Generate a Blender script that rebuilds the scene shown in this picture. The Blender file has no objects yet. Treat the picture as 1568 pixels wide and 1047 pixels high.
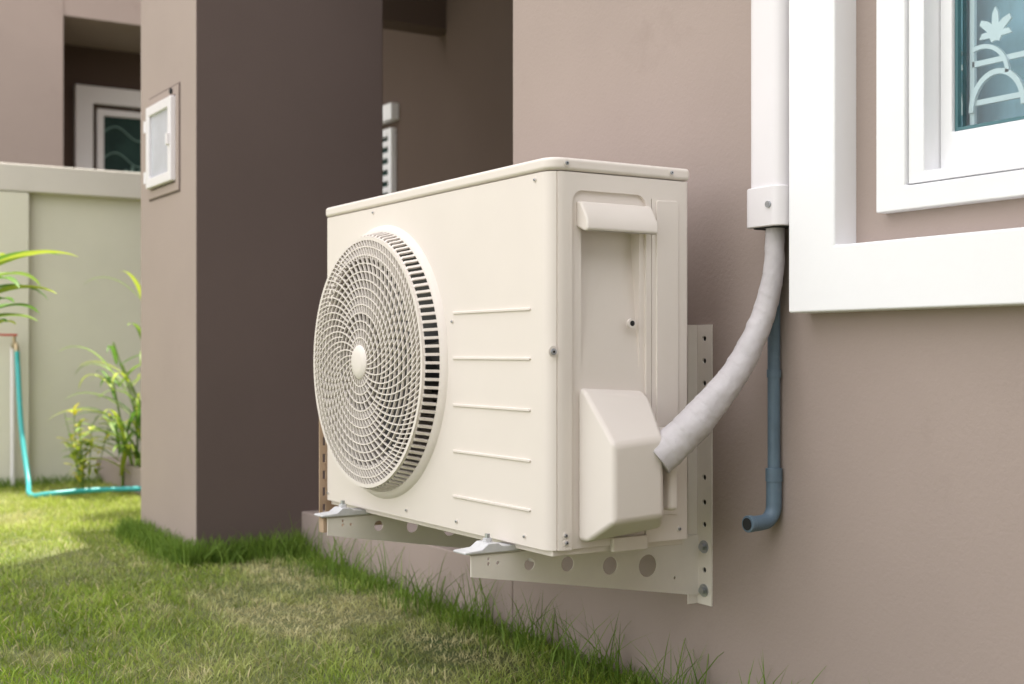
import bpy, bmesh, math, random
import numpy as np
from mathutils import Vector, noise
random.seed(7); rng=np.random.default_rng(7)
sc=bpy.context.scene
COL=sc.collection

# ---------------------------------------------------------------- materials
def nmat(name):
    m=bpy.data.materials.new(name); m.use_nodes=True
    nt=m.node_tree; b=nt.nodes['Principled BSDF']; return m,nt,b
def paint(name,col,rough=.5,mottle=.06,mscale=2.0,bscale=200,bstr=.15,bdist=.001,metal=0,spec=.5,dirt=None,stretch=(1,1,1)):
    m,nt,b=nmat(name); N=nt.nodes; L=nt.links
    tc=N.new('ShaderNodeTexCoord'); mp=N.new('ShaderNodeMapping'); mp.inputs['Scale'].default_value=stretch
    L.new(tc.outputs['Object'],mp.inputs['Vector'])
    n=N.new('ShaderNodeTexNoise'); n.inputs['Scale'].default_value=mscale; n.inputs['Detail'].default_value=6; n.inputs['Roughness'].default_value=.6
    L.new(mp.outputs[0],n.inputs['Vector'])
    r=N.new('ShaderNodeValToRGB'); r.color_ramp.elements[0].position=.3; r.color_ramp.elements[1].position=.7
    c0=tuple(c*(1-mottle) for c in col)+(1,); c1=tuple(min(1,c*(1+mottle)) for c in col)+(1,)
    r.color_ramp.elements[0].color=c0; r.color_ramp.elements[1].color=c1
    L.new(n.outputs['Fac'],r.inputs[0])
    out=r.outputs[0]
    if dirt:
        n3=N.new('ShaderNodeTexNoise'); n3.inputs['Scale'].default_value=dirt[1]; n3.inputs['Detail'].default_value=10; n3.inputs['Roughness'].default_value=.7
        L.new(tc.outputs['Object'],n3.inputs['Vector'])
        r3=N.new('ShaderNodeValToRGB'); r3.color_ramp.elements[0].position=dirt[2]; r3.color_ramp.elements[1].position=dirt[3]
        L.new(n3.outputs['Fac'],r3.inputs[0])
        mx=N.new('ShaderNodeMix'); mx.data_type='RGBA'
        L.new(r3.outputs[0],mx.inputs[0]); L.new(out,mx.inputs[6]); mx.inputs[7].default_value=tuple(dirt[0])+(1,)
        out=mx.outputs[2]
    L.new(out,b.inputs['Base Color'])
    b.inputs['Roughness'].default_value=rough; b.inputs['Metallic'].default_value=metal
    b.inputs['Specular IOR Level'].default_value=spec
    if bstr>0:
        n2=N.new('ShaderNodeTexNoise'); n2.inputs['Scale'].default_value=bscale; n2.inputs['Detail'].default_value=4
        L.new(tc.outputs['Object'],n2.inputs['Vector'])
        bp=N.new('ShaderNodeBump'); bp.inputs['Strength'].default_value=bstr; bp.inputs['Distance'].default_value=bdist
        L.new(n2.outputs['Fac'],bp.inputs['Height']); L.new(bp.outputs[0],b.inputs['Normal'])
    return m
M={}
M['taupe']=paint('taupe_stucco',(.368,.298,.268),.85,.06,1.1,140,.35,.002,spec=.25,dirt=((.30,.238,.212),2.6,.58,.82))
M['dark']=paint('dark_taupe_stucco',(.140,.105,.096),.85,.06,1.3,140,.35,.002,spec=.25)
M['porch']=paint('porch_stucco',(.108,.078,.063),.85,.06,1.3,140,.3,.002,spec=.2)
M['cream']=paint('cream_render',(.70,.68,.58),.85,.06,1.6,120,.3,.002,spec=.2,dirt=((.42,.40,.32),2.6,.66,.85))
M['coping']=paint('coping_render',(.66,.62,.57),.85,.05,2.5,120,.3,.002,spec=.2)
M['white']=paint('white_masonry_paint',(.87,.87,.89),.6,.02,3,60,.2,.0015,spec=.3)
M['frame']=paint('white_window_paint',(.84,.84,.86),.4,.03,5,80,.15,.001,dirt=((.66,.60,.50),16,.70,.82))
M['pvc']=paint('white_pvc',(.76,.73,.75),.35,.02,5,50,.05,.0005)
M['ac']=paint('ac_cream_enamel',(.755,.690,.640),.46,.02,4,500,.08,.0003,spec=.4)
M['acp']=paint('ac_cream_plastic',(.755,.695,.648),.5,.02,4,600,.1,.0003,spec=.4)
M['acin']=paint('fan_shroud',(.38,.34,.31),.6,.05,4,300,.1,.0003)
M['fan']=paint('fan_blade_plastic',(.05,.05,.05),.5,.05,4,300,.05,.0003)
M['brk']=paint('bracket_powdercoat',(.78,.73,.67),.45,.04,9,300,.1,.0003,dirt=((.55,.48,.40),30,.72,.82))
M['zinc']=paint('zinc_bolt',(.45,.47,.50),.35,.15,60,200,.1,.0003,metal=.9)
M['foot']=paint('galvanised_foot',(.56,.56,.57),.55,.12,40,100,.2,.0005)
M['tan']=paint('tan_slotted_steel',(.42,.30,.21),.6,.12,14,100,.2,.0005,dirt=((.18,.09,.05),40,.6,.75))
M['blue']=paint('blue_pvc_aged',(.12,.18,.24),.45,.18,18,120,.2,.0006,dirt=((.24,.28,.30),25,.58,.75))
M['hole']=paint('pipe_inside',(.02,.02,.02),.9,.05,18,100,0,.0005)
M['teal']=paint('teal_hose_rubber',(.05,.42,.42),.35,.05,30,100,0,.0005)
M['dteal']=paint('glass_edge_reflection',(.06,.16,.18),.35,.05,30,100,0,.0005)  # teal put on the window bead to paint the glass edge reflection
M['red']=paint('red_tap_handle',(.50,.05,.03),.4,.05,30,100,0,.0005)
M['brass']=paint('brass',(.45,.36,.22),.35,.1,30,100,0,.0005,metal=.8)
M['conc']=paint('bounce_paving_concrete',(.26,.25,.24),.9,.08,1.5,60,.4,.003,spec=.2)
M['curtain']=paint('curtain_fabric',(.36,.52,.60),.9,.10,6,120,.2,.001,stretch=(1,12,1))
M['plate']=paint('grey_meter_plate',(.50,.51,.56),.25,.10,9,100,0,.0005)
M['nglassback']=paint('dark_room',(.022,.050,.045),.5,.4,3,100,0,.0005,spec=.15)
M['ngrille']=paint('grille_patina',(.14,.25,.22),.6,.1,9,100,0,.0005)
M['roof']=paint('roof_concrete',(.35,.33,.31),.9,.06,3,60,.3,.002)
M['tape']=paint('insulation_tape',(.54,.51,.525),.6,.08,22,110,.35,.0025,dirt=((.43,.41,.42),40,.60,.78))
m=bpy.data.materials.new('window_glass'); m.use_nodes=True; nt=m.node_tree; nt.nodes.clear(); N=nt.nodes;L=nt.links
o=N.new('ShaderNodeOutputMaterial'); mx=N.new('ShaderNodeMixShader'); t=N.new('ShaderNodeBsdfTransparent'); t.inputs[0].default_value=(.92,.98,.99,1)
g=N.new('ShaderNodeBsdfGlossy'); g.inputs['Roughness'].default_value=.02; f=N.new('ShaderNodeFresnel'); f.inputs[0].default_value=1.35
L.new(f.outputs[0],mx.inputs[0]);L.new(t.outputs[0],mx.inputs[1]);L.new(g.outputs[0],mx.inputs[2]);L.new(mx.outputs[0],o.inputs[0]); M['glass']=m
def leafmat(name,trans=.35,rough=.5):
    m=bpy.data.materials.new(name); m.use_nodes=True; nt=m.node_tree; N=nt.nodes;L=nt.links
    b=N['Principled BSDF']; o=N['Material Output']; a=N.new('ShaderNodeAttribute'); a.attribute_name='Col'
    L.new(a.outputs['Color'],b.inputs['Base Color']); b.inputs['Roughness'].default_value=rough; b.inputs['Specular IOR Level'].default_value=.3
    if trans>0:
        tr=N.new('ShaderNodeBsdfTranslucent'); L.new(a.outputs['Color'],tr.inputs[0])
        mx=N.new('ShaderNodeMixShader'); mx.inputs[0].default_value=trans
        L.new(b.outputs[0],mx.inputs[1]);L.new(tr.outputs[0],mx.inputs[2]);L.new(mx.outputs[0],o.inputs[0])
    return m
M['leaf']=leafmat('leaf'); M['grass']=leafmat('grass_blade',.30,.6)
m,nt,b=nmat('lawn_soil'); N=nt.nodes;L=nt.links
tc=N.new('ShaderNodeTexCoord'); n=N.new('ShaderNodeTexNoise'); n.inputs['Scale'].default_value=2.2; n.inputs['Detail'].default_value=10; n.inputs['Roughness'].default_value=.7
L.new(tc.outputs['Object'],n.inputs['Vector']); r=N.new('ShaderNodeValToRGB')
e=r.color_ramp.elements; e[0].position=.35; e[0].color=(.10,.14,.040,1); e[1].position=.62; e[1].color=(.20,.20,.085,1)
L.new(n.outputs['Fac'],r.inputs[0]); L.new(r.outputs[0],b.inputs['Base Color']); b.inputs['Roughness'].default_value=.95
n2=N.new('ShaderNodeTexNoise'); n2.inputs['Scale'].default_value=120; L.new(tc.outputs['Object'],n2.inputs['Vector'])
bp=N.new('ShaderNodeBump'); bp.inputs['Distance'].default_value=.01; L.new(n2.outputs['Fac'],bp.inputs['Height']); L.new(bp.outputs[0],b.inputs['Normal']); M['soil']=m

# ---------------------------------------------------------------- helpers
def empty(name,loc=(0,0,0)):
    o=bpy.data.objects.new(name,None); COL.objects.link(o); o.empty_display_size=.1; return o
def mk(name,verts,faces,mat,parent=None,bevel=0,segs=3,smooth=False,limit=math.radians(35)):
    me=bpy.data.meshes.new(name); me.from_pydata([tuple(v) for v in verts],[],faces); me.validate()
    bm=bmesh.new(); bm.from_mesh(me); bmesh.ops.recalc_face_normals(bm,faces=bm.faces); bm.to_mesh(me); bm.free()
    ob=bpy.data.objects.new(name,me); COL.objects.link(ob)
    if mat: me.materials.append(M[mat])
    if parent: ob.parent=parent
    fin(ob,bevel,segs,smooth,limit); return ob
def fin(ob,bevel=0,segs=3,smooth=False,limit=math.radians(35)):
    if bevel>0:
        md=ob.modifiers.new('bevel','BEVEL'); md.width=bevel; md.segments=segs; md.limit_method='ANGLE'; md.angle_limit=limit; md.harden_normals=True
        smooth=True
    if smooth:
        for p in ob.data.polygons: p.use_smooth=True
        if bevel<=0:
            try: ob.data.set_sharp_from_angle(angle=math.radians(40))
            except Exception: pass
def boxv(x0,x1,y0,y1,z0,z1):
    v=[(x0,y0,z0),(x1,y0,z0),(x1,y1,z0),(x0,y1,z0),(x0,y0,z1),(x1,y0,z1),(x1,y1,z1),(x0,y1,z1)]
    f=[(0,3,2,1),(4,5,6,7),(0,1,5,4),(1,2,6,5),(2,3,7,6),(3,0,4,7)]
    return v,f
def box(name,x0,x1,y0,y1,z0,z1,mat,parent=None,bevel=0,segs=2):
    v,f=boxv(x0,x1,y0,y1,z0,z1); return mk(name,v,f,mat,parent,bevel,segs)
def prism(name,poly,axis,a0,a1,mat,parent=None,bevel=0,segs=3,smooth=False):
    n=len(poly)
    def P(p,a):
        if axis=='z': return (p[0],p[1],a)
        if axis=='y': return (p[0],a,p[1])
        return (a,p[0],p[1])
    v=[P(p,a0) for p in poly]+[P(p,a1) for p in poly]
    f=[tuple(range(n)),tuple(range(2*n-1,n-1,-1))]+[(i,(i+1)%n,n+(i+1)%n,n+i) for i in range(n)]
    return mk(name,v,f,mat,parent,bevel,segs,smooth)
def rrect(x0,x1,y0,y1,rs,seg=8):
    cs=[(x0,y0,1,1,180),(x1,y0,-1,1,270),(x1,y1,-1,-1,0),(x0,y1,1,-1,90)]
    out=[]
    for (cx,cy,sx,sy,a0),r in zip(cs,rs):
        if r<=0: out.append((cx,cy)); continue
        for i in range(seg+1):
            a=math.radians(a0+90*i/seg); out.append((cx+sx*r+r*math.cos(a),cy+sy*r+r*math.sin(a)))
    return out
def cyl(name,p0,p1,r,mat,parent=None,n=24,bevel=0,r1=None):
    p0=Vector(p0);p1=Vector(p1); d=(p1-p0).normalized(); u=d.orthogonal().normalized(); w=d.cross(u)
    if r1 is None: r1=r
    v=[p0+(u*math.cos(2*math.pi*i/n)+w*math.sin(2*math.pi*i/n))*r for i in range(n)]+[p1+(u*math.cos(2*math.pi*i/n)+w*math.sin(2*math.pi*i/n))*r1 for i in range(n)]
    f=[tuple(range(n)),tuple(range(2*n-1,n-1,-1))]+[(i,(i+1)%n,n+(i+1)%n,n+i) for i in range(n)]
    return mk(name,v,f,mat,parent,bevel,2,True)
def crom(pts,k=10):
    P=[Vector(p) for p in pts]; P=[P[0]*2-P[1]]+P+[P[-1]*2-P[-2]]; out=[]
    for i in range(1,len(P)-2):
        for j in range(k):
            t=j/k; a,b,c,d=P[i-1],P[i],P[i+1],P[i+2]
            out.append(.5*((2*b)+(c-a)*t+(2*a-5*b+4*c-d)*t*t+(3*b-a-3*c+d)*t**3))
    out.append(P[-2]); return out
def tube(name,pts,rad,mat,parent=None,n=20,k=10,rn=0,caps=True,wrap=0):
    P=crom(pts,k); m=len(P)
    R=[np.interp(i/(m-1),np.linspace(0,1,len(rad)),rad) for i in range(m)] if isinstance(rad,(list,tuple)) else [rad]*m
    v=[];f=[]; u=None
    for i,p in enumerate(P):
        d=(P[min(i+1,m-1)]-P[max(i-1,0)]).normalized()
        if u is None: u=d.orthogonal().normalized()
        u=(u-d*u.dot(d)).normalized(); w=d.cross(u)
        for j in range(n):
            a=2*math.pi*j/n; rr=R[i]
            q=p+(u*math.cos(a)+w*math.sin(a))*rr
            if rn: rr*=1+rn*noise.noise(q*38)+rn*.5*noise.noise(q*95)
            if wrap:
                s=(i/(m-1)*wrap+a/(2*math.pi)+.15*noise.noise(p*20))%1.0; rr*=1+.045*s**3
            v.append(p+(u*math.cos(a)+w*math.sin(a))*rr)
    for i in range(m-1):
        for j in range(n): f.append((i*n+j,i*n+(j+1)%n,(i+1)*n+(j+1)%n,(i+1)*n+j))
    if caps: f.append(tuple(range(n))); f.append(tuple(range(m*n-1,(m-1)*n-1,-1)))
    return mk(name,v,f,mat,parent,0,0,True)
def cut(ob,cutters):
    for c in cutters:
        md=ob.modifiers.new('b','BOOLEAN'); md.operation='DIFFERENCE'; md.object=c; md.solver='EXACT'
    dg=bpy.context.evaluated_depsgraph_get(); dg.update()
    me=bpy.data.meshes.new_from_object(ob.evaluated_get(dg)); ob.modifiers.clear(); ob.data=me
    for c in cutters: bpy.data.objects.remove(c,do_unlink=True)
class Acc:
    def __init__(s): s.v=[];s.f=[]
    def add(s,v,f):
        o=len(s.v); s.v+= [tuple(x) for x in v]; s.f+=[tuple(i+o for i in q) for q in f]
    def sweep(s,P,Nn,w,h,closed=False):
        m=len(P);v=[];f=[]
        for i in range(m):
            a=P[(i-1)%m] if closed or i>0 else P[i]; b=P[(i+1)%m] if closed or i<m-1 else P[i]
            t=(b-a).normalized(); n=Nn[i]; sd=t.cross(n).normalized()
            v+=[P[i]-sd*w/2-n*h/2,P[i]+sd*w/2-n*h/2,P[i]+sd*w/2+n*h/2,P[i]-sd*w/2+n*h/2]
        rng_=range(m) if closed else range(m-1)
        for i in rng_:
            k=(i+1)%m
            for j in range(4): f.append((i*4+j,i*4+(j+1)%4,k*4+(j+1)%4,k*4+j))
        if not closed: f+=[(0,1,2,3),(m*4-1,m*4-2,m*4-3,m*4-4)]
        s.add(v,f)
    def make(s,name,mat,parent=None,smooth=False): return mk(name,s.v,s.f,mat,parent,0,0,smooth)

# ---------------------------------------------------------------- ground
def gz(y): return -.715+.02*(min(max(y,1.2),4.75)-2)
ys=[-150,1.2,4.75,150]; v=[];f=[]
for y in ys:
    for x in (-150,150): v.append((x,y,gz(y)))
for i in range(3): f.append((2*i,2*i+1,2*i+3,2*i+2))
mk('lawn_ground',v,f,'soil')
v=[(x,y,gz(y)+.004) for y in (-12,1.2,4.75,6.7) for x in (-9,-2.2)]
mk('bounce_paving',v,[(2*i,2*i+1,2*i+3,2*i+2) for i in range(3)],'conc')  # unseen paving added off camera for its bounce light on the house

# ---------------------------------------------------------------- house
WX=1.725
house=empty('house')
w=box('main_wall',WX,1.93,-3,2.773,-.85,6.5,'taupe',house)
v_,f_=boxv(1.6,2.1,.23,1.483,.286,1.565); c=mk('c',v_,f_,None); cut(w,[c]); fin(w,.004,2)
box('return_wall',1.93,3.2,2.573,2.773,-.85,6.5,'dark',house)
box('porch_floor',WX,3.3,2.776,8,-.85,-.5335,'taupe',house,.004)
box('upper_storey',WX,8,2.776,4.75,2.3,6.5,'taupe',house)
box('rear_volume',3.4,8,-3,8,-.85,2.3,'taupe',house)
box('rear_upper',1.93,8,-3,2.57,2.35,6.5,'taupe',house)
box('room_ceiling',1.93,3.4,-3,2.57,2.25,2.345,'white',house)
box('porch_roof',2.033,8,4.753,5.6,2.3,2.5,'roof',house)
box('passage_roof',2.6,8,5.603,8,2.3,2.5,'roof',house)
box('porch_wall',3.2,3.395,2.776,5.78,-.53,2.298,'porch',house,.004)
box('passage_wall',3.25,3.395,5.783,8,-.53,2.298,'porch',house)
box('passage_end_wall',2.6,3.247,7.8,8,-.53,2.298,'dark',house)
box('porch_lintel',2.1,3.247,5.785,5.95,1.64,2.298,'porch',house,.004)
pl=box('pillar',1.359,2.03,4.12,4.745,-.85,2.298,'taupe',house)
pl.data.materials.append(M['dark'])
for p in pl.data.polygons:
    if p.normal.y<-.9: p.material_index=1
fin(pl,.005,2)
box('passage_window_header',3.20,3.249,6.40,6.66,1.28,1.37,'white',house,.003)
box('passage_window_frame_side',3.215,3.249,6.43,6.47,.1,1.24,'white',house,.003)
box('passage_window_frame_top',3.215,3.249,6.473,7.1,1.20,1.24,'white',house,.003)
for i in range(16):
    z=.2+i*.063; mk('passage_louvre_%d'%i,*boxv(3.225,3.248,6.475,7.1,z,z+.03),'frame',house)
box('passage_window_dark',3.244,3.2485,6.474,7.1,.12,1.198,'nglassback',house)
def ringYZ(name,xa,xb,y0,y1,z0,z1,wl,wb,mat,bev):
    o=box(name,xa,xb,y0,y1,z0,z1,mat,house); v_,f_=boxv(xa-.1,xb+.1,y0+wl,y1-wl,z0+wb,z1-wb); c=mk('c',v_,f_,None); cut(o,[c]); fin(o,bev,2); return o
ringYZ('window_surround',1.6714,WX+.01,-.03,1.743,.0732,1.78,.113,.115,'white',.004)
ringYZ('window_casing',1.700,WX+.012,.153,1.5625,.239,1.61,.063,.040,'frame',.003)
ringYZ('window_stop',1.707,1.80,.219,1.498,.282,1.568,.0327,.018,'frame',.002)
ringYZ('window_sash',1.745,1.782,.2525,1.4640,.301,1.549,.0235,.063,'frame',.003)
ringYZ('window_bead',1.752,1.775,.277,1.440,.365,1.485,.006,.006,'dteal',.001)
box('window_glass',1.760,1.764,.284,1.4335,.372,1.478,'glass',house)
box('window_curtain',1.83,1.835,.2,1.5,.25,1.6,'curtain',house)
ac=Acc(); X=Vector((-1,0,0))
def bar(P,w=.006,h=.006): ac.sweep([Vector(p) for p in P],[X]*len(P),w,h)
GX=1.782
bar([(GX,1.427,.37),(GX,1.427,1.48)],.009)
for z in (.411,.475,.60,.72,.84,1.0,1.2): bar([(GX,.28,z),(GX,1.427,z)],.009)
for yy in (1.375,1.23,1.08):
    bar([(GX-.006,yy+.05*math.cos(a),.395+.06*math.sin(a)) for a in np.linspace(0,math.pi,20)],.009)
    bar([(GX-.006,yy+.03-.05*math.cos(a),.45+.05*math.sin(a)) for a in np.linspace(0,1.9,14)],.007)
ac.make('window_grille','white',house)
def maple(cy,cz,s):
    prof=[(-90,.25),(-60,.35),(-25,.3),(-8,.75),(10,.62),(18,.38),(32,.85),(45,.9),(58,.62),(68,.42),(80,.8),(90,1.05),(100,.8),(112,.42),(122,.62),(135,.9),(148,.85),(162,.38),(170,.62),(188,.75),(205,.3),(240,.35)]
    return [(cy-s*r*math.cos(math.radians(a)),cz+s*r*math.sin(math.radians(a))) for a,r in prof]
for i,(cy,cz) in enumerate(((1.375,.515),(1.25,.66),(1.36,.78),(1.12,.52))):
    prism('window_leaf_%d'%i,maple(cy,cz,.042),'x',GX-.012,GX-.008,'white',house)

# ---------------------------------------------------------------- meter box on pillar
mb=empty('electric_meter_box')
def R2(name,x0,x1,y0,y1,z0,z1,wl,mat,bev,par):
    o=box(name,x0,x1,y0,y1,z0,z1,mat,par); v_,f_=boxv(x0-.1,x1+.1,y0+wl,y1-wl,z0+wl,z1-wl); c=mk('c',v_,f_,None); cut(o,[c]); fin(o,bev,2)
box('recess_edge',1.3565,1.362,4.280,4.630,.540,.905,'dark',mb)
R2('surround',1.352,1.362,4.285,4.625,.545,.90,.03,'taupe',.003,mb)
R2('door_frame',1.335,1.3585,4.315,4.60,.58,.865,.034,'pvc',.004,mb)
box('door_panel',1.346,1.3560,4.345,4.57,.61,.835,'plate',mb)
for z in (.62,.80):
    cyl('hinge_%d'%int(z*100),(1.340,4.612,z-.02),(1.340,4.612,z+.02),.008,'pvc',mb)
box('latch',1.325,1.336,4.322,4.34,.70,.74,'pvc',mb,.003)
cyl('conduit_knockout',(1.350,4.35,.885),(1.345,4.35,.885),.01,'hole',mb)

# ---------------------------------------------------------------- trunking + pipes
tk=empty('pipe_trunking')
prism('cover',rrect(1.66,1.7245,1.752,1.842,(.022,.002,.002,.022)),'z',.28,3.2,'pvc',tk,.0,3,True)
prism('end_collar',rrect(1.654,1.7245,1.748,1.848,(.024,.002,.002,.024)),'z',.233,.306,'pvc',tk,.003,2)
prism('collar_opening',rrect(1.665,1.715,1.757,1.838,(.018,.002,.002,.018)),'z',.2315,.2335,'hole',tk)
cyl('collar_screw',(1.655,1.775,.272),(1.650,1.775,.272),.006,'zinc',tk)
tube('insulated_pipe',[(1.69,1.796,.27),(1.69,1.797,.231),(1.686,1.798,.146),(1.665,1.806,.0616),(1.617,1.811,-.0227),(1.562,1.817,-.084),(1.51,1.828,-.1367),(1.455,1.850,-.190)],[.0165,.017,.0190,.0215,.0245,.028,.032,.033],'tape',None,44,30,.06,True,wrap=17)
dp=empty('drain_pipe')
tube('pipe',[(1.71,1.821,.25),(1.71,1.821,.1),(1.71,1.821,-.1),(1.71,1.821,-.24)],.0118,'blue',dp,20,6,0)
tube('elbow',[(1.71,1.821,-.225),(1.71,1.821,-.27),(1.708,1.821,-.295),(1.695,1.821,-.311),(1.675,1.821,-.3155),(1.648,1.821,-.3155)],.0145,'blue',dp,20,8)
cyl('elbow_rim',(1.655,1.821,-.3155),(1.644,1.821,-.3155),.0158,'blue',dp,24,.001)
cyl('elbow_bore',(1.6435,1.821,-.3155),(1.6425,1.821,-.3155),.0115,'hole',dp)
cyl('elbow_socket',(1.71,1.821,-.215),(1.71,1.821,-.24),.0158,'blue',dp,24,.001)
cyl('clip',(1.71,1.821,-.03),(1.71,1.821,-.045),.0135,'blue',dp)

# ---------------------------------------------------------------- brackets
def bracket(name,yw):
    b=empty(name)
    web=prism('arm_web',[(1.188,-.368),(WX-.004,-.368),(WX-.004,-.491),(1.188,-.406)],'y',yw,yw+.003,'brk',b)
    cs=[]
    for x,z,r in ((1.4,-.400,.0145),(1.50,-.412,.0175),(1.592,-.420,.0225),(1.314,-.393,.0115)):
        cs.append(cyl('c',(x,yw-.02,z),(x,yw+.02,z),r,None))
    for x,z,r in ((1.225,-.385,.0035),(1.245,-.385,.0035),(1.225,-.376,.003),(1.66,-.45,.0035)):
        cs.append(cyl('c',(x,yw-.02,z),(x,yw+.02,z),r,None))
    cut(web,cs)
    box('arm_top_flange',1.188,WX-.004,yw+.0035,yw+.038,-.368,-.365,'brk',b,.001)
    up=box('wall_upright',WX-.004,WX-.0005,yw-.040,yw+.006,-.507,.058,'brk',b)
    cs=[]
    for z in (.03,-.015,-.06,-.15,-.25,-.30,-.345,-.437):
        cs.append(cyl('c',(1.6,yw-.018,z),(1.8,yw-.018,z),.0056,None,n=16))
    cut(up,cs); fin(up,.0008,1)
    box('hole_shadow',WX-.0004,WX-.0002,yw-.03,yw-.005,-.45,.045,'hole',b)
    box('upright_lip',WX-.028,WX-.0045,yw+.0035,yw+.006,-.507,.058,'brk',b)
    for z in (-.39,-.478):
        cyl('bolt_washer_%d'%int(-z*1000),(WX-.0045,yw-.018,z),(WX-.0065,yw-.018,z),.013,'zinc',b)
        cyl('bolt_head_%d'%int(-z*1000),(WX-.0065,yw-.018,z),(WX-.014,yw-.018,z),.0075,'zinc',b,6)
    prism('foot_pad',[(1.172,-.3645),(1.29,-.3645),(1.285,-.354),(1.250,-.352),(1.242,-.347),(1.222,-.347),(1.208,-.357),(1.172,-.360)],'y',yw-.006,yw+.040,'foot',b,.002,2)
    cyl('foot_bolt',(1.232,yw+.016,-.348),(1.232,yw+.016,-.332),.005,'zinc',b,12)
    cyl('foot_nut',(1.232,yw+.016,-.348),(1.232,yw+.016,-.340),.009,'foot',b,6)
    return b
b1=bracket('wall_bracket',2.052)
b2=bracket('wall_bracket',2.690)
box('end_plate',1.180,1.190,2.696,2.720,-.40,-.368,'tan',b2,.001)

# ---------------------------------------------------------------- air conditioner
AC=empty('air_conditioner_outdoor_unit')
X0,X1,Y0,Y1,Z0,Z1=1.267,1.579,1.91,2.885,-.348,.347
body=prism('casing',rrect(X0,X1,Y0,Y1,(.032,.008,.008,.018),10),'z',Z0,.322,'ac',AC)
YC,ZC=2.578,-.0186
cs=[cyl('c',(X0-.1,YC,ZC),(X1-.03,YC,ZC),.279,None,n=96)]
def slab(x0,x1,y0,y1,z0,z1): v_,f_=boxv(x0,x1,y0,y1,z0,z1); return mk('c',v_,f_,None)
cs.append(prism('c',rrect(1.3125,1.478,-.36,.2905,(.0,.0,.022,.022)),'y',1.8,Y0+.0060,None))
cs.append(prism('c',[(Y0-.02,.245),(Y0+.034,.245),(Y0+.030,.16),(Y0+.0060,-.03),(Y0-.02,-.03)],'x',1.336,1.466,None))
cs.append(slab(1.2822,1.2848,1.8,Y0+.006,-.4,.4))
cs.append(slab(1.3122,1.3150,1.8,Y0+.018,-.4,.2))
cs.append(slab(1.489,1.4907,1.8,Y0+.004,-.30,.285))
cut(body,cs); fin(body,0,0,True)
lid=prism('lid',rrect(X0-.003,X1+.003,Y0-.003,Y1+.003,(.034,.010,.010,.020),10),'z',.3240,Z1,'ac',AC,.007,4)
box('base_pan',X0+.012,X1-.004,Y0+.012,Y1-.01,Z0-.012,Z0,'ac',AC,.002)
prism('side_raised_strip',rrect(1.500,1.552,-.30,.283,(.006,.006,.006,.006)),'y',Y0-.0028,Y0+.001,'ac',AC,.0015,2)
prism('handle',[(Y0+.008,.272),(Y0-.006,.270),(Y0-.026,.240),(Y0-.028,.219),(Y0-.020,.216),(Y0+.008,.226)],'x',1.326,1.485,'acp',AC,.006,4)
v=[(1.328,Y0+.007,-.335),(1.500,Y0+.003,-.318),(1.472,Y0+.007,-.066),(1.328,Y0+.007,-.060),
   (1.330,Y0-.020,-.335),(1.492,Y0-.030,-.318),(1.470,Y0-.020,-.080),(1.330,Y0-.010,-.064),
   (1.346,Y0-.080,-.296),(1.455,Y0-.080,-.290),(1.455,Y0-.080,-.150),(1.346,Y0-.080,-.160)]
f=[(0,1,5,4),(1,2,6,5),(2,3,7,6),(3,0,4,7),(4,5,9,8),(5,6,10,9),(6,7,11,10),(7,4,8,11),(8,9,10,11),(3,2,1,0)]
mk('valve_cover',v,f,'acp',AC,.013,6,limit=math.radians(15))
box('valve_cover_flange',1.486,1.508,Y0-.058,Y0+.002,-.285,-.135,'acp',AC,.008,4)
box('corner_foot',1.40,1.48,Y0-.004,Y0+.007,-.360,-.333,'ac',AC,.003)
for i,z in enumerate((.080,-.0094,-.102,-.193,-.282)):
    prism('front_rib_%d'%i,[(Y,zz) for Y,zz in [(1.976,z-.0026),(2.257,z-.0026),(2.259,z),(2.257,z+.0026),(1.976,z+.0026),(1.974,z)]],'x',X0-.0032,X0+.001,'ac',AC,.0012,2)
def screw(p,d,r=.0048):
    p=Vector(p);d=Vector(d)
    cyl('screw_washer',p,p+d*.0012,r*1.7,'ac',AC,16)
    cyl('screw',p+d*.0012,p+d*.0035,r,'zinc',AC,12,.0008)
    cyl('screw_slot',p+d*.0035,p+d*.0038,r*.4,'hole',AC,8)
for x,z,y in ((1.2985,.336,Y0-.003),(1.534,.336,Y0-.003),(1.300,-.335,Y0),(1.555,-.328,Y0),(1.2985,-.322,Y0)):
    screw((x,y,z),(0,-1,0),.0035)
screw((1.273,Y0+.0018,.003),(0,-1,0),.006)
cyl('port_ring',(1.4455,Y0+.0060,.055),(1.4455,Y0-.0005,.055),.009,'acp',AC); cyl('port_hole',(1.4455,Y0-.0005,.055),(1.4455,Y0-.0010,.055),.005,'hole',AC)
for y,z in ((2.46,-.331),(2.245,-.331),(1.995,-.331),(2.865,-.331),(2.262,.063),(2.62,.330-.018),(1.96,.31)):
    screw((X0,y,z),(-1,0,0),.0026)
n=96; v=[];f=[]
for x in (X0+.001,X0+.17):
    for i in range(n): a=2*math.pi*i/n; v.append((x,YC+.2775*math.cos(a),ZC+.2775*math.sin(a)))
for i in range(n): f.append((i,(i+1)%n,n+(i+1)%n,n+i))
mk('fan_shroud',v,f,'acin',AC,0,0,True)
cyl('coil_back',(X0+.268,YC,ZC),(X0+.270,YC,ZC),.2775,'fan',AC,64)
co=Acc()
for i in range(44):
    z=ZC-.27+i*.0125
    hw=math.sqrt(max(0,.275**2-(z-ZC)**2)); 
    if hw>.02: co.add(*boxv(X0+.262,X0+.266,YC-hw,YC+hw,z,z+.004))
co.make('coil_tubes','acin',AC)
bl=Acc()
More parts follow.
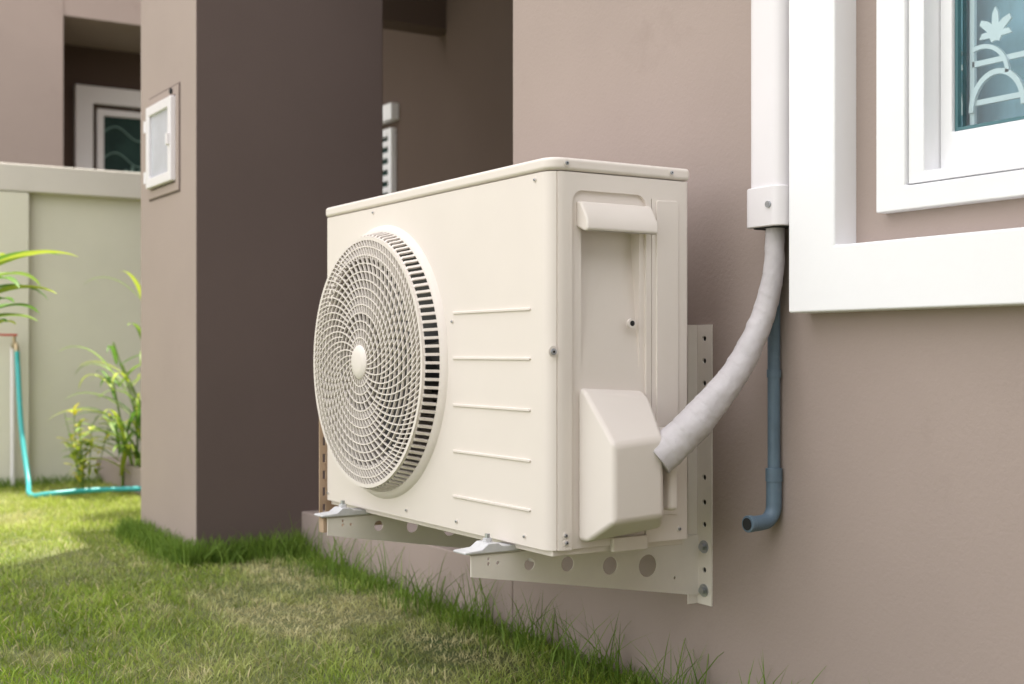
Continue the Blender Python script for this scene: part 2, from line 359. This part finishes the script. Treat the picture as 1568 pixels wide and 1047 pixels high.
for k in range(3):
    a0=k*2*math.pi/3+.5; vv=[];ff=[]; nr,na=8,10
    for i in range(nr+1):
        r=.05+.205*i/nr
        for j in range(na+1):
            a=a0+math.radians(95)*(j/na)+.5*(i/nr); xx=X0+.075+.075*(j/na)
            vv.append((xx,YC+r*math.cos(a),ZC+r*math.sin(a)))
    for i in range(nr):
        for j in range(na): q=i*(na+1)+j; ff.append((q,q+1,q+na+2,q+na+1))
    bl.add(vv,ff)
bl.make('fan_blades','fan',AC,True)
cyl('fan_hub',(X0+.06,YC,ZC),(X0+.16,YC,ZC),.055,'fan',AC,32,.01)
g=Acc()
def pr(r): return .052-.010*(r/.268)**2
def GP(r,a,p=None):
    if p is None: p=pr(r)
    return Vector((X0-p,YC+r*math.cos(a),ZC+r*math.sin(a)))
nx=Vector((-1,0,0))
TW=math.radians(58)
def ang(r): return TW*((r-.03)/.238)**.8
def spiral(N,r0,r1,w,h,off=0):
    for k in range(N):
        a0=2*math.pi*(k+off)/N
        rs=np.linspace(r0,r1,22)
        g.sweep([GP(r,a0-ang(r)) for r in rs],[nx]*22,w,h)
spiral(30,.033,.105,.0024,.005)
spiral(60,.105,.268,.0024,.005)
spiral(60,.225,.268,.0022,.005,.5)
for r in np.linspace(.053,.250,12):
    m_=120; P=[GP(r,2*math.pi*i/m_) for i in range(m_)]; g.sweep(P,[nx]*m_,.0023,.0045,True)
def ring(r,p,w,h,acc=None):
    m_=144; P=[GP(r,2*math.pi*i/m_,p) for i in range(m_)]; (acc or g).sweep(P,[nx]*m_,w,h,True)
NS=104
for k in range(NS):
    a=2*math.pi*k/NS; rad=Vector((0,math.cos(a),math.sin(a)))
    P=[GP(.268,a,.041),GP(.274,a,.036),GP(.278,a,.020),GP(.284,a,.002)]
    g.sweep(P,[nx*.8+rad*.6,(nx*.4+rad).normalized(),rad,rad],.0058,.004)
g.make('fan_grille','acp',AC)
h=Acc(); ring(.268,.041,.008,.007,h); h.make('grille_rim','acp',AC,True)
v=[];f=[];prof=[(.279,-.004),(.279,.008),(.283,.011),(.289,.010),(.296,.004),(.299,-.001)]
n=128
for r,p in prof:
    for i in range(n): v.append(GP(r,2*math.pi*i/n,p))
for j in range(len(prof)-1):
    for i in range(n): f.append((j*n+i,j*n+(i+1)%n,(j+1)*n+(i+1)%n,(j+1)*n+i))
mk('grille_flange',v,f,'ac',AC,0,0,True)
v=[];f=[];prof=[(.037,.046),(.037,.055),(.033,.0585),(.018,.0605),(.0001,.061)]
n=48
for r,p in prof:
    for i in range(n): v.append(GP(r,2*math.pi*i/n,p))
for j in range(len(prof)-1):
    for i in range(n): f.append((j*n+i,j*n+(i+1)%n,(j+1)*n+(i+1)%n,(j+1)*n+i))
mk('grille_hub',v,f,'acp',AC,0,0,True)
sl=box('slotted_end_angle',1.255,1.325,Y1+.004,Y1+.008,-.40,-.13,'tan',AC)
cs=[]
for z in (-.38,-.34,-.30,-.26,-.22,-.18): cs.append(slab(1.263,1.271,Y1-.01,Y1+.02,z,z+.02))
cut(sl,cs)
box('slotted_end_angle_foot',1.255,1.40,2.78,Y1+.008,-.404,-.4,'tan',AC)

# ---------------------------------------------------------------- boundary wall
bw=empty('boundary_wall')
BY=6.76
box('panel',-8,2.58,BY+.05,BY+.14,-.9,.80,'cream',bw)
box('coping',-8,2.58,BY-.004,BY+.17,.80,.936,'coping',bw,.006)
for i,x in enumerate((1.385,-1.6,-4.6)):
    box('pier_%d'%i,x-.42,x,BY,BY+.15,-.9,.797,'cream',bw,.005)
# ---------------------------------------------------------------- neighbour house
nh=empty('neighbour_house')
box('facade',-5,2.13,9.3,10.2,-.9,4.2,'taupe',nh)
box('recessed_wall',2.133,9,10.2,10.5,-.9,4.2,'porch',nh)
box('lintel_beam',2.133,9,9.31,10.19,2.34,4.2,'taupe',nh)
box('roof',-5.5,9.5,8.9,14,4.2,4.4,'roof',nh)
def ringX(name,ya,yb,x0,x1,z0,z1,w,mat,par=None,bev=.004):
    o=box(name,x0,x1,ya,yb,z0,z1,mat,par or nh); v_,f_=boxv(x0+w,x1-w,ya-.1,yb+.1,z0+w,z1-w); c=mk('c',v_,f_,None); cut(o,[c]); fin(o,bev,2)
ringX('window_surround',10.14,10.198,2.414,4.3,.5,2.04,.13,'white')
ringX('window_frame',10.16,10.197,2.58,4.13,.66,1.875,.05,'frame')
box('window_glass',2.63,4.08,10.185,10.196,.71,1.825,'nglassback',nh)
gr=Acc()
for zc in (1.25,1.5,1.7):
    P=[Vector((2.63+1.45*t,10.178,zc+.05*math.sin(t*25))) for t in np.linspace(0,1,60)]; gr.sweep(P,[Vector((0,-1,0))]*60,.010,.008)
gr.make('window_grille','ngrille',nh)
for cx in (2.85,3.3,3.7):
    prism('window_leaf',[(p[0],p[1]) for p in maple(cx,1.37,.09)],'y',10.165,10.17,'ngrille',nh)
nb=empty('sky_blocker_house')  # unseen building added behind the camera to block sky light
box('blocker_walls',-4.5,1.6,-6.0,-2.3,-.9,2.7,'dark',nb,.01)
box('blocker_roof_slab',-4.8,1.7,-6.3,-2.0,2.7,2.85,'roof',nb,.01)
ringX('window_surround',-2.299,-2.25,-2.2,-.6,.1,1.5,.12,'white',nb)
box('window_glass',-2.08,-.72,-2.298,-2.285,.22,1.38,'nglassback',nb)
box('door',.2,1.1,-2.298,-2.26,-.72,1.4,'frame',nb,.004)

# ---------------------------------------------------------------- tap & hose
tp=empty('garden_tap')
cyl('riser',(1.30,6.72,-.66),(1.30,6.72,.04),.013,'pvc',tp)
tube('spout',[(1.30,6.72,.03),(1.30,6.69,.045),(1.30,6.65,.04),(1.302,6.635,.0)],.012,'brass',tp,12,6)
cyl('stem',(1.30,6.69,.05),(1.30,6.69,.085),.008,'brass',tp)
box('lever',1.22,1.315,6.682,6.70,.085,.095,'red',tp,.003)
tube('garden_hose',[(1.302,6.635,.01),(1.303,6.62,-.08),(1.295,6.50,-.35),(1.285,6.30,-.58),(1.26,6.12,-.635),(1.32,6.02,-.625),(1.5,6.03,-.62),(1.72,5.98,-.62),(2.0,5.8,-.62),(2.2,5.5,-.625)],.012,'teal',None,12,10)

# ---------------------------------------------------------------- plants
def leafmesh(name,leaves,mat='leaf',stems=()):
    V=[];F=[];C=[]
    for (b,az,el,ln,wd,dr,col) in leaves:
        n=10; p=Vector(b); o=len(V)
        side=Vector((-math.sin(az),math.cos(az),0))
        for i in range(n+1):
            t=i/n; e=el-dr*t*t*1.0
            w=wd*(math.sin(math.pi*min(1,(t*.92+.08)))**.7)*(1-.25*t)
            if i==n: w=.0005
            up=Vector((-math.cos(az)*math.sin(e),-math.sin(az)*math.sin(e),math.cos(e)))
            V+= [p-side*w/2+up*w*.18,p,p+side*w/2+up*w*.18]
            k=random.uniform(.92,1.08); C+=[tuple(c*k for c in col)+(1,),tuple(min(1,c*1.25) for c in col)+(1,),tuple(c*k for c in col)+(1,)]
            p=p+Vector((math.cos(az)*math.cos(e),math.sin(az)*math.cos(e),math.sin(e)))*ln/n
        for i in range(n):
            for j in (0,1): q=o+i*3+j; F.append((q,q+1,q+4,q+3))
    for (pts,r,col) in stems:
        P=crom(pts,5); o=len(V)
        for i,p in enumerate(P):
            rr=r*(1-.5*i/len(P))
            for j in range(5): a=j*2*math.pi/5; V.append(p+Vector((math.cos(a),math.sin(a),0))*rr); C.append(tuple(col)+(1,))
        for i in range(len(P)-1):
            for j in range(5): F.append((o+i*5+j,o+i*5+(j+1)%5,o+(i+1)*5+(j+1)%5,o+(i+1)*5+j))
    me=bpy.data.meshes.new(name); me.from_pydata([tuple(v) for v in V],[],F)
    a=me.color_attributes.new('Col','FLOAT_COLOR','POINT'); a.data.foreach_set('color',np.array(C,dtype=np.float32).ravel())
    me.materials.append(M[mat]); ob=bpy.data.objects.new(name,me); COL.objects.link(ob)
    for p in me.polygons: p.use_smooth=True
    return ob
YG=(.42,.50,.06); G=(.12,.24,.04); G2=(.24,.36,.07)
R=random.uniform
bx,by=.90,5.32
lv=[]
for i in range(20):
    az=R(-math.pi,math.pi); z=R(.0,.30); lv.append(((bx,by,z),az,R(.2,.8),R(.24,.34),R(.055,.075),R(.9,1.6),random.choice((YG,G2,G))))
lv+=[((bx,by,.30),-.50,.42,.40,.085,.85,YG),((bx,by,.20),-.55,.35,.32,.08,.95,YG),((bx,by,.12),-.5,.25,.24,.07,.9,G2),((bx,by,.33),-.35,.35,.32,.07,.7,G)]
leafmesh('ginger_plant',lv,stems=[([(bx+R(-.05,.05),by+R(-.05,.05),-.66),(bx,by,-.2),(bx,by,.34)],.012,G) for _ in range(3)])
lv=[];st=[]
for s in range(9):
    px_,py_=1.80+R(-.09,.12),6.25+R(-.14,.14); H=R(.25,.98)
    top=(px_+R(-.12,.05),py_+R(-.1,.05),-.66+H); st.append(([(px_,py_,-.66),(px_,py_,-.66+H*.5),top],.007,G2))
    for i in range(9):
        t=R(.12,1); b=Vector((px_,py_,-.66)).lerp(Vector(top),t)
        lv.append((tuple(b),R(-math.pi,math.pi),R(.5,1.2),R(.22,.42),R(.018,.030),R(1.2,2.3),random.choice((G,G2,YG,G2))))
lv+=[((1.74,6.2,-.35),math.pi*.93,.5,.42,.026,1.5,YG),((1.74,6.2,-.30),math.pi*1.0,.7,.36,.024,1.6,G2),((1.75,6.2,-.5),math.pi*.97,.6,.35,.024,1.5,YG),((1.76,6.2,-.5),math.pi*1.04,.9,.35,.024,1.9,YG)]
leafmesh('tall_grass_plant',lv,stems=st)
lv=[];st=[]
for s in range(8):
    x,y=1.52+R(-.03,.03),6.2+R(-.04,.04); top=Vector((x+R(-.10,.10),y+R(-.08,.08),-.66+R(.22,.45))); st.append(([(x,y,-.66),((x+top.x)/2,y,-.5),tuple(top)],.003,G2))
    for i in range(18):
        t=R(.25,1); b=Vector((x,y,-.66)).lerp(top,t); lv.append((tuple(b),R(-3.1,3.1),R(-.2,.9),R(.035,.06),R(.018,.028),R(.2,1),random.choice((YG,G2,(.65,.60,.06)))))
leafmesh('yellow_flowering_weed',lv,stems=st)

# ---------------------------------------------------------------- grass blades
def blades(name,x,y,hgt,wid,lean,col,z=None):
    n=len(x)
    if z is None: z=-.715+.02*(np.clip(y,1.2,4.75)-2)
    az=rng.uniform(0,2*np.pi,n); fa=rng.uniform(0,2*np.pi,n)
    dx=np.cos(az)*lean*hgt; dy=np.sin(az)*lean*hgt
    sx=np.cos(fa)*wid/2; sy=np.sin(fa)*wid/2
    V=np.zeros((n,7,3),np.float32)
    def st(i,t,ws): 
        cx=x+dx*t**1.8; cy=y+dy*t**1.8; cz=z-.003+hgt*t*(1-.25*lean*t)
        if i==6: V[:,6,0]=cx;V[:,6,1]=cy;V[:,6,2]=cz
        else:
            V[:,i,0]=cx-sx*ws;V[:,i,1]=cy-sy*ws;V[:,i,2]=cz
            V[:,i+1,0]=cx+sx*ws;V[:,i+1,1]=cy+sy*ws;V[:,i+1,2]=cz
    st(0,0,1);st(2,.4,.95);st(4,.75,.65);st(6,1,0)
    base=(np.arange(n)*7)[:,None]
    loops=np.concatenate([base+np.array([0,1,3,2]),base+np.array([2,3,5,4]),base+np.array([4,5,6])],axis=1).astype(np.int32)
    me=bpy.data.meshes.new(name); me.vertices.add(n*7); me.vertices.foreach_set('co',V.ravel())
    me.loops.add(n*11); me.loops.foreach_set('vertex_index',loops.ravel())
    me.polygons.add(n*3); ls=(np.arange(n)*11)[:,None]+np.array([0,4,8]); me.polygons.foreach_set('loop_start',ls.ravel().astype(np.int32))
    me.update(calc_edges=True)
    a=me.color_attributes.new('Col','FLOAT_COLOR','POINT'); C=np.ones((n,7,4),np.float32); C[:,:,:3]=col[:,None,:]
    a.data.foreach_set('color',C.ravel()); me.materials.append(M['grass'])
    me.validate(); return me
def nz(x,y,s,seed):
    return np.array([noise.noise(Vector((a*s,b*s,seed))) for a,b in zip(x,y)])
def cmix(a,b,t): return np.array(a)[None,:]*(1-t[:,None])+np.array(b)[None,:]*t[:,None]
N1=120000
x=rng.uniform(-.3,1.72,N1); y=1.7+(6.76-1.7)*rng.uniform(0,1,N1)**1.2
keep=~((x>1.35)&(y>4.11)&(y<4.755)); x=x[keep];y=y[keep]; n=len(x)
n1=nz(x,y,1.6,1.0); n2=nz(x,y,6.0,5.0); n3=nz(x,y,14,9.0)
patch=np.zeros(n)
for (cx,cy,rx,ry,am) in ((1.27,3.2,.13,.35,1.2),(1.50,3.75,.10,.35,1.0),(1.52,2.72,.09,.25,1.1),(.95,2.75,.15,.3,.45),(1.0,4.2,.2,.35,.3),(1.3,2.45,.1,.2,.5)):
    patch+=am*np.exp(-((x-cx)/rx)**2-((y-cy)/ry)**2)
dry=np.clip(patch*(1+1.2*n3)+np.clip((nz(x,y,2.3,12.)+.45*n3-.22)*2.0,0,.6),0,1)
h=(.027+.014*n2+.012*n3+.008*n1)*rng.uniform(.6,1.5,n)*(1-.5*dry); h=np.clip(h,.010,.07)
green=cmix((.15,.255,.028),(.33,.42,.055),rng.uniform(0,1,n))*(1+.55*n2+.3*n3)[:,None]
sun_tint=np.clip((y-4.3)/.9,0,1)[:,None]*.6  # sunlit strip: blades lightened and yellowed, sunlight put into their colour
green=green*(1-sun_tint)+np.array((.52,.58,.12))[None,:]*sun_tint
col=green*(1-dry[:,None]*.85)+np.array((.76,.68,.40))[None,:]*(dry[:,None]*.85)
straw=rng.uniform(0,1,n)<.07; col[straw]=np.array((.62,.55,.30))
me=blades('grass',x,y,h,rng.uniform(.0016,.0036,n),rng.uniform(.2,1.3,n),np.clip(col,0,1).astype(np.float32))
xs=[];yy=[];hh=[]
n=2600; d=np.abs(rng.normal(0,.05,n)); xs.append(1.715-d); yy.append(rng.uniform(1.3,4.1,n)); hh.append(rng.uniform(.02,.07,n)*np.exp(-d*4))
n=600; d=np.abs(rng.normal(0,.08,n)); a_=rng.uniform(1.3,4.1,n); a_=a_+.09*np.sin(a_*23); xs.append(1.71-d); yy.append(a_); hh.append(rng.uniform(.07,.19,n))
n=2500; d=np.abs(rng.normal(0,.04,n)); xs.append(1.35-d); yy.append(rng.uniform(4.0,4.8,n)); hh.append(rng.uniform(.03,.10,n))
n=2200; d=np.abs(rng.normal(0,.05,n)); xs.append(rng.uniform(1.28,1.72,n)); yy.append(4.11-d); hh.append(rng.uniform(.03,.11,n))
n=4000; d=np.abs(rng.normal(0,.06,n)); xs.append(rng.uniform(-.5,2.2,n)); yy.append(6.75-d); hh.append(rng.uniform(.03,.08,n))
xs=np.concatenate(xs);yy=np.concatenate(yy);hh=np.concatenate(hh); n=len(xs)
col=cmix((.12,.22,.03),(.22,.33,.05),rng.uniform(0,1,n))
me2=blades('grass_fringe',xs,yy,hh,rng.uniform(.0018,.0036,n),rng.uniform(.1,.9,n),col.astype(np.float32))
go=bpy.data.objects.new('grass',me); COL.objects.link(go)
g2=bpy.data.objects.new('fringe',me2); COL.objects.link(g2); g2.parent=go

# ---------------------------------------------------------------- light
EL,AZ=math.radians(70),math.radians(52)
w=bpy.data.worlds.new('World'); sc.world=w; w.use_nodes=True; nt=w.node_tree; N=nt.nodes;L=nt.links
bg=N['Background']; sky=N.new('ShaderNodeTexSky'); sky.sky_type='NISHITA'; sky.sun_disc=False; sky.sun_elevation=EL; sky.sun_rotation=AZ
sky.dust_density=3.5; sky.air_density=1.0; sky.ozone_density=.6
hs=N.new('ShaderNodeHueSaturation'); hs.inputs['Saturation'].default_value=.5
L.new(sky.outputs[0],hs.inputs['Color'])
tc=N.new('ShaderNodeTexCoord'); cn=N.new('ShaderNodeTexNoise'); cn.inputs['Scale'].default_value=2.2; cn.inputs['Detail'].default_value=7
L.new(tc.outputs['Generated'],cn.inputs['Vector'])
cr=N.new('ShaderNodeValToRGB'); cr.color_ramp.elements[0].position=.30; cr.color_ramp.elements[0].color=(.6,.6,.6,1); cr.color_ramp.elements[1].position=.60
L.new(cn.outputs['Fac'],cr.inputs[0])
mx=N.new('ShaderNodeMix'); mx.data_type='RGBA'; L.new(cr.outputs[0],mx.inputs[0]); L.new(hs.outputs[0],mx.inputs[6]); mx.inputs[7].default_value=(17.2,17.0,17.2,1)
L.new(mx.outputs[2],bg.inputs[0]); bg.inputs[1].default_value=.15
sd=bpy.data.lights.new('sun','SUN'); sd.energy=8.5; sd.angle=math.radians(.6); sd.color=(1,.94,.82)
so=bpy.data.objects.new('sun',sd); COL.objects.link(so); so.location=(5,5,10)
d=-Vector((math.cos(EL)*math.sin(AZ),math.cos(EL)*math.cos(AZ),math.sin(EL)))
so.rotation_euler=d.to_track_quat('-Z','Y').to_euler()
# ---------------------------------------------------------------- camera
cd=bpy.data.cameras.new('camera'); cam=bpy.data.objects.new('camera',cd); COL.objects.link(cam); sc.camera=cam
cd.sensor_width=36; cd.lens=2000/1568*36; cd.shift_y=.0112; cd.clip_start=.02; cd.clip_end=1000
cd.dof.use_dof=True; cd.dof.focus_distance=2.45; cd.dof.aperture_fstop=4.5
cam.location=(0,0,0); cam.rotation_euler=(math.radians(90),0,-math.radians(31.86))
sc.view_settings.view_transform='Standard'; sc.view_settings.look='None'; sc.view_settings.exposure=0
